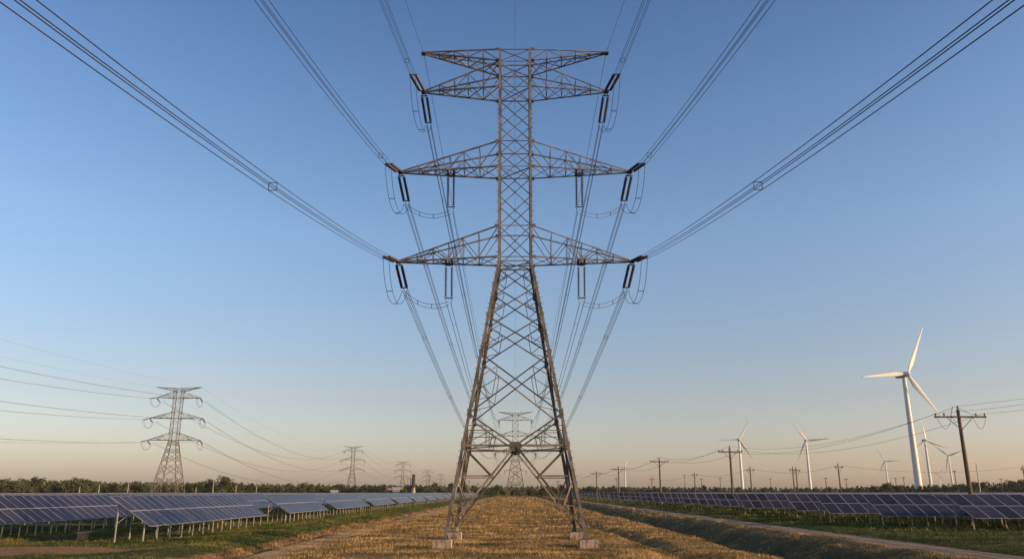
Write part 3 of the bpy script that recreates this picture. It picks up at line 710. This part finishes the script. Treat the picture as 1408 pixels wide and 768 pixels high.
poles = [(43.3, 76.3, P1, 'tall leaning wooden utility pole with crossarm and cable loops, nearest on the right'),
 (39.1, 144, P2, 'brown wooden utility pole standing in front of a white wind turbine tower'),
 (34.7, 191, P2, 'wooden utility pole with T crossarm standing alone, second nearest to pylon side of turbines'),
 (33.2, 256, P2, 'T-shaped wooden pole overlapping a distant white turbine'),
 (32.4, 318, P2, 'smallest T-shaped wooden pole just right of the near pylon leg')]
cp = {}
def place_pole(x, y, proto, lab, grp, rz=0, sc_=1):
    o = proto if proto.name not in cp else copy_tree(proto); cp[proto.name] = 1
    o.location = (x, y, 0); o.rotation_euler.z = rz; o.scale = (sc_,)*3; tag(o, lab, 'utility pole', grp)
for x, y, p, lab in poles: place_pole(x, y, p, lab, 'wooden utility poles along the right field')
pz = 10.55
chain = [(47.6, 10)]+[(x, y) for x, y, _, _ in poles]+[(33, 385)]
cn = ['right picture edge to the tall leaning pole', 'tall leaning pole to the pole before the turbine', 'pole before the turbine to the lone T pole', 'lone T pole to the pole overlapping a turbine', 'pole overlapping a turbine to the smallest T pole', 'smallest T pole into the distance']
for i in range(len(chain)-1):
    (xa, ya), (xb, yb) = chain[i], chain[i+1]
    for nm, dx, dz in (('outer', -2.3, 0), ('inner', 2.3, 0), ('centre', 0, .75)):
        span((xa+dx, ya, pz+dz), (xb+dx, yb, pz+dz), (.7, 1.9, 1.3, 1.5, 1.5, 1.5)[i], f'{nm} wire from the {cn[i]}', 'wires of the wooden pole line', r=(.012, .016, .022, .026, .03, .035)[i], n=22)
P3 = make_pole(1.3, 10.0, False, .14, 1.3)
sec = [(1406, 640, 215, 'short wooden pole at the far right picture edge'), (1152, 637, 200, 'wooden pole with short crossarm between two white turbines'),
 (1094, 642, 222, 'front pole of the close pair of wooden poles'), (1089.5, 641, 228, 'rear pole of the close pair of wooden poles'),
 (1031, 641.5, 222, 'thin wooden pole right of the turbine with left-pointing blade'), (954.6, 649, 286, 'small wooden pole between the lone T pole and a turbine'), (896, 655.5, 366, 'small distant wooden pole left of the lone T pole'), (848, 655, 420, 'tiny pole left of the T pole overlapping a turbine')]
for px, py, D, lab in sec:
    p = at(px, py, D); place_pole(p.x, p.y, P3, lab, 'small poles behind the right solar field', sc_=p.z/10.2, rz=R(20))
sp = [at(a, b_, c) for a, b_, c in ((1600, 632, 200), (1406, 641, 215), (1152, 639, 200), (1031, 643, 222), (954.6, 650.5, 286), (896, 657, 366))]
for i in range(5):
    a, b_ = sp[i], sp[i+1]
    span(a, b_, 1.6, f'thin wire of the far cross line, {ordw[i]} span counted from the right picture edge', 'wires of the far cross line', r=.028, n=20)
# thin steel masts / poles on the horizon
def thin_pole(px, ytop, D, r, lab, m='galv', T=None, cat='pole'):
    p = at(px, ytop, D); root = empty('distant_pole', (p.x, p.y, 0)); mb = MB(); mb.tube([(0, 0, -.5), (0, 0, p.z)], [r, r*.7], 8); mb.build('pole_shaft', M[m], root)
    if T: tb = MB(); tb.beam((-T, 0, p.z-.5*r*4), (T, 0, p.z-.5*r*4), r*1.2); tb.build('crossarm', M[m], root)
    tag(root, lab, cat, 'slim poles on the horizon')
thin = [(110, 668, 330, .13, 'slim pale pole before the treeline, leftmost of four'), (137, 666, 330, .15, 'leaning pale pole before trees left of the large left pylon'), (177, 664, 330, .15, 'pale pole closest to the left side of the large left pylon'),
 (294, 660, 330, .17, 'pale pole in front of the rounded tree right of the large left pylon'), (270, 669, 330, .12, 'short thin pole between large left pylon and the rounded tree'), (325, 666, 330, .12, 'slim pole right of the rounded tree'), (353, 666, 330, .12, 'rightmost slim pole before the left treeline'),
 (1342, 637, 330, .2, 'bare slim pole right of the leaning wooden pole'), (1376, 657, 420, .15, 'short slim pole near the right picture edge'),
 (1242, 655, 500, .2, 'slim pole just left of the largest turbine tower'), (1231, 656, 500, .2, 'slim pole second left of the largest turbine tower'), (1135, 656, 500, .22, 'slim pole between white turbine and short crossarm pole'), (1163, 657, 500, .22, 'slim pole right of the short crossarm pole'),
 (1312, 646, 520, .25, 'slim pole beside the turbine right of the largest tower'), (964, 657, 500, .18, 'slim grey pole right of the small wooden pole'), (990, 656, 500, .18, 'slim grey pole left of the pole before the turbine'),
 (941, 652, 700, .2, 'thin faint pole between lone T pole and small wooden pole'), (1059, 657, 600, .2, 'thin faint pole left of the pole pair'), (767, 660, 420, .16, 'slim pole seen through the right pylon leg'), (781, 657, 420, .16, 'slim pole seen just inside the right pylon leg'),
 (645, 660, 480, .16, 'slim pole seen through the left pylon legs'), (657, 664, 480, .14, 'shorter slim pole seen through the left pylon legs'), (591, 652, 900, .3, 'slim mast between the two farthest left pylons'), (561, 657, 700, .2, 'thin mast just left of the dark chimney stack')]
for px, py, D, r, lab in thin: thin_pole(px, py, D, r*1.3, lab, 'galv' if D < 400 else 'wood', T=1.2 if D >= 400 else None)

# ------------------------------------------------------------------ buildings and the stack
def house(px, D, wd, dp, h, rh, lab, roof, wins=2, name='farm_building'):
    p = at(px, 672, D); root = empty(name, (p.x, p.y, 0), R(12))
    mb = MB(); vs = [Vector((x*wd/2, y*dp/2, z)) for z in (-.3, h) for x, y in ((-1, -1), (1, -1), (1, 1), (-1, 1))]+[Vector((s_*wd/2, 0, h+rh)) for s_ in (-1, 1)]
    mb.add(vs, [(0, 1, 5, 4), (1, 2, 6, 5), (2, 3, 7, 6), (3, 0, 4, 7), (5, 6, 9), (7, 4, 8)]); mb.build('wall', M['wall'], root)
    rb = MB(); o = .4
    for s_ in (-1, 1):
        e = Vector((0, s_*(dp/2+o), h-rh*o/(dp/2)+.05)); r_ = Vector((0, 0, h+rh+.05))
        vs = [Vector((-wd/2-o, e.y, e.z)), Vector((wd/2+o, e.y, e.z)), Vector((wd/2+o, 0, r_.z)), Vector((-wd/2-o, 0, r_.z))]; vs += [v+Vector((0, 0, .15)) for v in vs]
        rb.add(vs, [(0, 1, 2, 3), (7, 6, 5, 4), (0, 4, 5, 1), (1, 5, 6, 2), (2, 6, 7, 3), (3, 7, 4, 0)])
    rb.build('roof', M[roof], root)
    for i in range(wins):
        wb = MB(); x = (i+.5)/wins*wd-wd/2; wb.box((x, -dp/2-.02, h*.55), (1.1, .08, h*.35)); wb.build('window', M['darkglass'], root)
    db = MB(); db.box((wd*.36, -dp/2-.03, h*.35), (1.4, .1, h*.7)); db.build('door', M['grey_paint'], root)
    tag(root, lab, 'building')
house(460, 400, 3, 4, 3.2, .9, 'small white barn at the foot of the second left-line pylon', 'roofw', 1)
house(465, 440, 2.6, 3, 5.2, 1.3, 'taller red-roofed house just behind the small white barn', 'roofr', 2)
house(534, 430, 5.5, 5, 4.0, 1.2, 'long low building with a reddish roof left of the chimney stack', 'roofr', 4)
house(546, 425, 4.6, 5, 4.3, 1.3, 'pale-roofed farm building closest to the chimney stack', 'roofw', 3)
house(1075, 620, 26, 8, 2.6, 1.0, 'low pale shed on the horizon behind the right solar field', 'roofw', 6)
house(886, 640, 7, 6, 3.4, 1.0, 'tiny pale house on the horizon near the small T pole', 'roofw', 2)
p = at(569, 651.5, 400); ck = empty('chimney_stack', (p.x, p.y, 0))
mb = MB(); mb.tube([(0, 0, -.3), (0, 0, p.z*.46)], [1.1, .95], 14); mb.build('stack_base', M['stack_pale'], ck, smooth=False)
mb = MB(); mb.tube([(0, 0, p.z*.46), (0, 0, p.z)], [.93, .75], 14); mb.tube([(0, 0, p.z*.46), (0, 0, p.z*.46+.3)], 1.35, 14); mb.tube([(0, 0, p.z-.5), (0, 0, p.z-.2)], .95, 14)
mb.tube([(-1.35, 0, 1), (-1.35, 0, p.z-2)], .22, 6); mb.build('stack_shaft', M['stack_dark'], ck)
tag(ck, 'dark chimney stack with buff base beyond the left solar field', 'chimney')
# small cabinet in the grass before the left rows
jb = empty('junction_box', (-30.2, 56.5, float(gz(-30.2, 56.5))-.02), R(15))
mb = MB(); mb.box((0, 0, .32), (.62, .5, .48)); mb.box((-.3, 0, .05), (.12, .5, .2)); mb.box((.3, 0, .05), (.12, .5, .2)); mb.build('cabinet', M['brown_box'], jb)
mb = MB(); mb.box((.06, 0, .60), (.86, .66, .05), M=Matrix.Rotation(R(-4), 3, 'Y')); mb.build('lid', M['galv'], jb)
tag(jb, 'small brown box with overhanging grey lid in grass before left solar rows', 'box')

# ------------------------------------------------------------------ trees
def make_tree(seed, h, wdt, trunk=.22, n=950, q_=.42):
    rs = np.random.RandomState(seed); root = empty('tree')
    cl = []
    for i in range(13):
        a = rs.rand()*6.28; rad = wdt*.5*rs.rand()**.6*.75; zc = h*(.28+.58*rs.rand()); sq = 1-.55*((zc/h-.45)/.5)**2
        cl.append((rad*math.cos(a)*sq, rad*math.sin(a)*sq, zc, wdt*(.14+.13*rs.rand())))
    cl.append((0, 0, h*.6, wdt*.3)); cl.append((0, 0, h*.33, wdt*.36))
    pts = []
    for i in range(n):
        c = cl[rs.randint(len(cl))]; d = rs.randn(3); d /= np.linalg.norm(d); rr_ = c[3]*rs.rand()**.38
        pts.append((c[0]+d[0]*rr_, c[1]+d[1]*rr_, min(h, max(.4, c[2]+d[2]*rr_*.85))))
    P_ = np.array(pts); A = rs.randn(n, 3); A /= np.linalg.norm(A, axis=1)[:, None]; B = np.cross(A, rs.randn(n, 3)); B /= np.linalg.norm(B, axis=1)[:, None]
    s_ = q_*(.6+.8*rs.rand(n))[:, None]
    V = np.concatenate([P_-A*s_, P_+B*s_*.55, P_+A*s_, P_-B*s_*.55], 1).reshape(-1, 3)
    me = np_mesh('crown', V, np.arange(n*4).reshape(-1, 4), M['leaf']); o = bpy.data.objects.new('crown', me); COL.objects.link(o); o.parent = root
    t = MB(); t.tube([(0, 0, -.4), (.05, 0, h*.25), (.1, .05, h*.6)], [trunk*1.3, trunk, trunk*.5], 7)
    for i in range(4): a = i*1.7+rs.rand(); t.tube([(.05, 0, h*(.25+.07*i)), (math.cos(a)*wdt*.25, math.sin(a)*wdt*.25, h*(.5+.08*i))], [trunk*.5, trunk*.2], 5)
    t.build('trunk', M['bark'], root); return root
protos = [make_tree(s_, h_, w_) for s_, h_, w_ in ((1, 9, 9), (2, 10, 8), (3, 8.5, 10), (4, 11, 8.5), (5, 9.5, 11), (6, 8, 7))]
usedt = set()
def put_tree(i, x, y, s, lab, grp, rz, sz=1):
    p = protos[i]; o = p if i not in usedt else copy_tree(p); usedt.add(i)
    o.location = (x, y, 0); o.rotation_euler.z = rz; o.scale = (s, s, s*sz); tag(o, lab, 'tree', grp)
def top_line(px):   # how high the treeline stands in the photograph
    xs_ = [0, 60, 100, 140, 200, 250, 300, 330, 400, 470, 540, 600, 650, 700, 760, 830, 860, 900, 1000, 1100, 1165, 1190, 1260, 1330, 1380, 1408, 1430]
    ys_ = [658, 660, 659, 662, 663, 664, 660, 663, 665, 666.5, 667, 666, 667, 668, 669, 669, 668.5, 669, 670, 670, 669.5, 667.5, 666.5, 665, 662.5, 659, 659]
    return float(np.interp(px, xs_, ys_))
px = -14
while px < 1430:
    left = px < 640
    D = (440 if left else 560)+rnd.uniform(-25, 45)
    if 1160 < px: D = 480+rnd.uniform(-30, 30)
    yt = top_line(px)+rnd.uniform(-1.5, 2.2); p = at(px, yt, D); i = rnd.randrange(6); s = max(.32, p.z/(9.4))
    if left: lab, grp = 'dark green tree in the continuous treeline behind the left solar field', 'trees of the left treeline'
    elif px < 850: lab, grp = 'low dark tree on the horizon seen behind the near pylon legs', 'trees behind the pylons'
    else: lab, grp = 'small dark tree on the low horizon treeline behind the right solar field', 'trees of the right treeline'
    put_tree(i, p.x, p.y, s, lab, grp, rnd.random()*6.28, rnd.uniform(.9, 1.1))
    px += rnd.uniform(5.5, 9.5)*(s if s > .6 else .75)
for px, yt, D, lab in ((112, 654, 400, 'broad rounded tree topping the treeline at the far left'), (308, 656.5, 400, 'rounded tree standing above the treeline right of the large left pylon'), (290, 658, 405, 'slightly lower rounded tree touching the tallest one by the left pylon'),
                       (35, 657, 405, 'full tree near the left picture edge rising above its neighbours'), (640, 667, 500, 'tree clump just inside the left pylon leg'), (1402, 655.5, 430, 'tallest tree at the right picture edge'), (1218, 662, 450, 'bushy tree left of the largest turbine tower')):
    p = at(px, yt, D); put_tree(rnd.randrange(6), p.x, p.y, p.z/9.6, lab, 'trees standing out', rnd.random()*6)
# dense wood behind as one mass
def wood(name, lab, x0, x1, D, hfun, seed):
    rs = np.random.RandomState(seed); n = int((x1-x0)*9); PX = x0+(x1-x0)*rs.rand(n); P_ = []
    for a in PX:
        yt = hfun(a)+1.2+1.3*math.sin(a*.9)+.8*math.sin(a*2.3+1); d = D+rs.rand()*60; p = at(a, yt, d); P_.append((p.x, d, .2+(p.z-.2)*rs.rand()**.8))
    P_ = np.array(P_); A = rs.randn(n, 3); A /= np.linalg.norm(A, axis=1)[:, None]; B = np.cross(A, rs.randn(n, 3)); B /= np.linalg.norm(B, axis=1)[:, None]
    s_ = (1.1*(.6+.8*rs.rand(n)))[:, None]; V = np.concatenate([P_-A*s_, P_+B*s_*.6, P_+A*s_, P_-B*s_*.6], 1).reshape(-1, 3)
    o = bpy.data.objects.new(name, np_mesh(name, V, np.arange(n*4).reshape(-1, 4), M['leaf'])); COL.objects.link(o); tag(o, lab, 'woodland', kind='stuff')
wood('woodland', 'dense dark woodland filling the gaps behind the left treeline', -60, 650, 500, top_line, 21)
wood('woodland', 'low dark woodland along the horizon behind pylon and right field', 650, 1470, 640, top_line, 22)

# ------------------------------------------------------------------ grass
def grass_mat(name, ca, cb, cc):
    m = bpy.data.materials.new(name); m.use_nodes = True; n = m.node_tree; L = n.links; b = n.nodes['Principled BSDF']
    b.inputs['Roughness'].default_value = .8; b.inputs['Specular IOR Level'].default_value = .15
    g = n.nodes.new('ShaderNodeNewGeometry'); z = n.nodes.new('ShaderNodeTexNoise'); z.inputs['Scale'].default_value = .35; z.inputs['Detail'].default_value = 6
    L.new(g.outputs['Position'], z.inputs['Vector']); cr = n.nodes.new('ShaderNodeValToRGB'); e = cr.color_ramp.elements
    e[0].position = .36; e[0].color = (*ca, 1); e[1].position = .64; e[1].color = (*cc, 1); k = cr.color_ramp.elements.new(.5); k.color = (*cb, 1)
    ad = nodemath(n, 'ADD', z.outputs['Fac'], nodemath(n, 'MULTIPLY_ADD', g.outputs['Random Per Island'], .24, -.12)); mp = n.nodes.new('ShaderNodeMapping'); mp.inputs['Scale'].default_value = (.07, .55, 1); L.new(g.outputs['Position'], mp.inputs[0])
    z2 = n.nodes.new('ShaderNodeTexNoise'); z2.inputs['Scale'].default_value = 1; z2.inputs['Detail'].default_value = 4; L.new(mp.outputs[0], z2.inputs['Vector'])
    ad = nodemath(n, 'ADD', ad, nodemath(n, 'MULTIPLY_ADD', z2.outputs['Fac'], .75, -.40)); L.new(ad, cr.inputs[0]); L.new(cr.outputs[0], b.inputs['Base Color'])
    return m
M['dry'] = grass_mat('dry_grass_blades', (.085, .072, .025), (.31, .195, .072), (.58, .38, .155))
M['green'] = grass_mat('green_grass_blades', (.035, .050, .010), (.075, .092, .020), (.19, .165, .048))
M['weed'] = grass_mat('tall_weed_leaves', (.045, .065, .012), (.080, .095, .020), (.15, .15, .035))
def grass(name, lab, regions, m, h0, h1, seed, bl=4, wd=.014):
    rs = np.random.RandomState(seed); X, Y, S = [], [], []
    for (xa, xb, ya, yb, dens, sc_) in regions:
        n = int((xb-xa)*(yb-ya)*dens); x = xa+(xb-xa)*rs.rand(n); y = ya+(yb-ya)*rs.rand(n)
        keep = (np.abs(x) < .68*y+3) & (1.3*wob(x, y, 2.5)+1.2*wob2(x, y, .8)+.8*rs.randn(n) > -1.0)
        if name == 'dry_grass': keep &= ~((x > 22.0) & (x < 25.5))
        if name == 'green_grass': keep &= ~((((x+29)/8.4)**2+((y-46.6)/3.9)**2) < 1+.2*rs.randn(n)) | (rs.rand(n) < .08)
        X.append(x[keep]); Y.append(y[keep]); S.append(np.full(keep.sum(), sc_))
    X = np.concatenate(X); Y = np.concatenate(Y); S = np.concatenate(S); n = len(X)
    tz = gz(X, Y); V = []
    hx = np.where(rs.rand(n) < .02, 1.9, 1.)*np.where(wob2(X, Y, .45) > 1.5, 1.6, 1.)
    for b_ in range(bl):
        a = rs.rand(n)*6.28; h = (h0+(h1-h0)*rs.rand(n)**1.6)*S**.5*(.72+.4*np.clip(wob(X, Y, 2.0), -1, 1.5))*hx; wv = wd*S*(.7+.6*rs.rand(n)); ln = h*(.25+.5*rs.rand(n))
        if name == 'dry_grass': h = h*np.where((X > -14.7) & (X < -12.0), .5, 1.)
        bx = X+.07*S*rs.randn(n); by = Y+.07*S*rs.randn(n)
        px_, py_ = -np.sin(a)*wv, np.cos(a)*wv
        V.append(np.stack([np.stack([bx-px_, by-py_, tz-.03], -1), np.stack([bx+px_, by+py_, tz-.03], -1), np.stack([bx+np.cos(a)*ln, by+np.sin(a)*ln, tz+h], -1)], 1))
    V = np.concatenate(V).reshape(-1, 3)
    o = bpy.data.objects.new(name, np_mesh(name, V, np.arange(len(V)).reshape(-1, 3), m)); COL.objects.link(o); tag(o, lab, 'grass', kind='stuff')
def bands(xa, xb, k=1.): return [(xa, xb, 36, 55, 38*k, 1), (xa, xb, 55, 80, 19*k, 1.3), (xa, xb, 80, 125, 8*k, 1.9), (xa, xb, 125, 220, 1.7*k, 3.4), (xa, xb, 220, 360, .7*k, 5.), (xa, xb, 360, 600, .3*k, 8.)]
grass('dry_grass', 'dry golden grass covering the corridor under the pylons', bands(-17, 22), M['dry'], .06, .24, 31)
grass('green_grass', 'short green grass beneath and before the left solar rows', bands(-48, -16.6), M['green'], .07, .24, 32)
grass('green_grass', 'short green grass between dirt road and right solar rows', bands(25.6, 60), M['green'], .07, .22, 33)
grass('weeds', 'taller yellow-green weeds growing under the right solar rows', [(30.5, 75, 66, 125, 3.5, 2.2), (30.5, 45, 125, 200, 1.6, 3.2)], M['weed'], .12, .42, 34, wd=.03)

# ------------------------------------------------------------------ haze
hb = MB(); hb.box((0, 2300, 66), (8600, 6200, 138))
hz_ = hb.build('haze', bpy.data.materials.new('evening_haze')); hm = hz_.data.materials[0]; hm.use_nodes = True; n = hm.node_tree
n.nodes.remove(n.nodes['Principled BSDF']); pv = n.nodes.new('ShaderNodeVolumePrincipled'); pv.inputs['Density'].default_value = .00005
pv.inputs['Color'].default_value = (.92, .86, .82, 1); pv.inputs['Anisotropy'].default_value = .2
n.links.new(pv.outputs[0], n.nodes['Material Output'].inputs['Volume']); tag(hz_, 'thin pinkish evening haze over the plain', 'haze', kind='stuff')
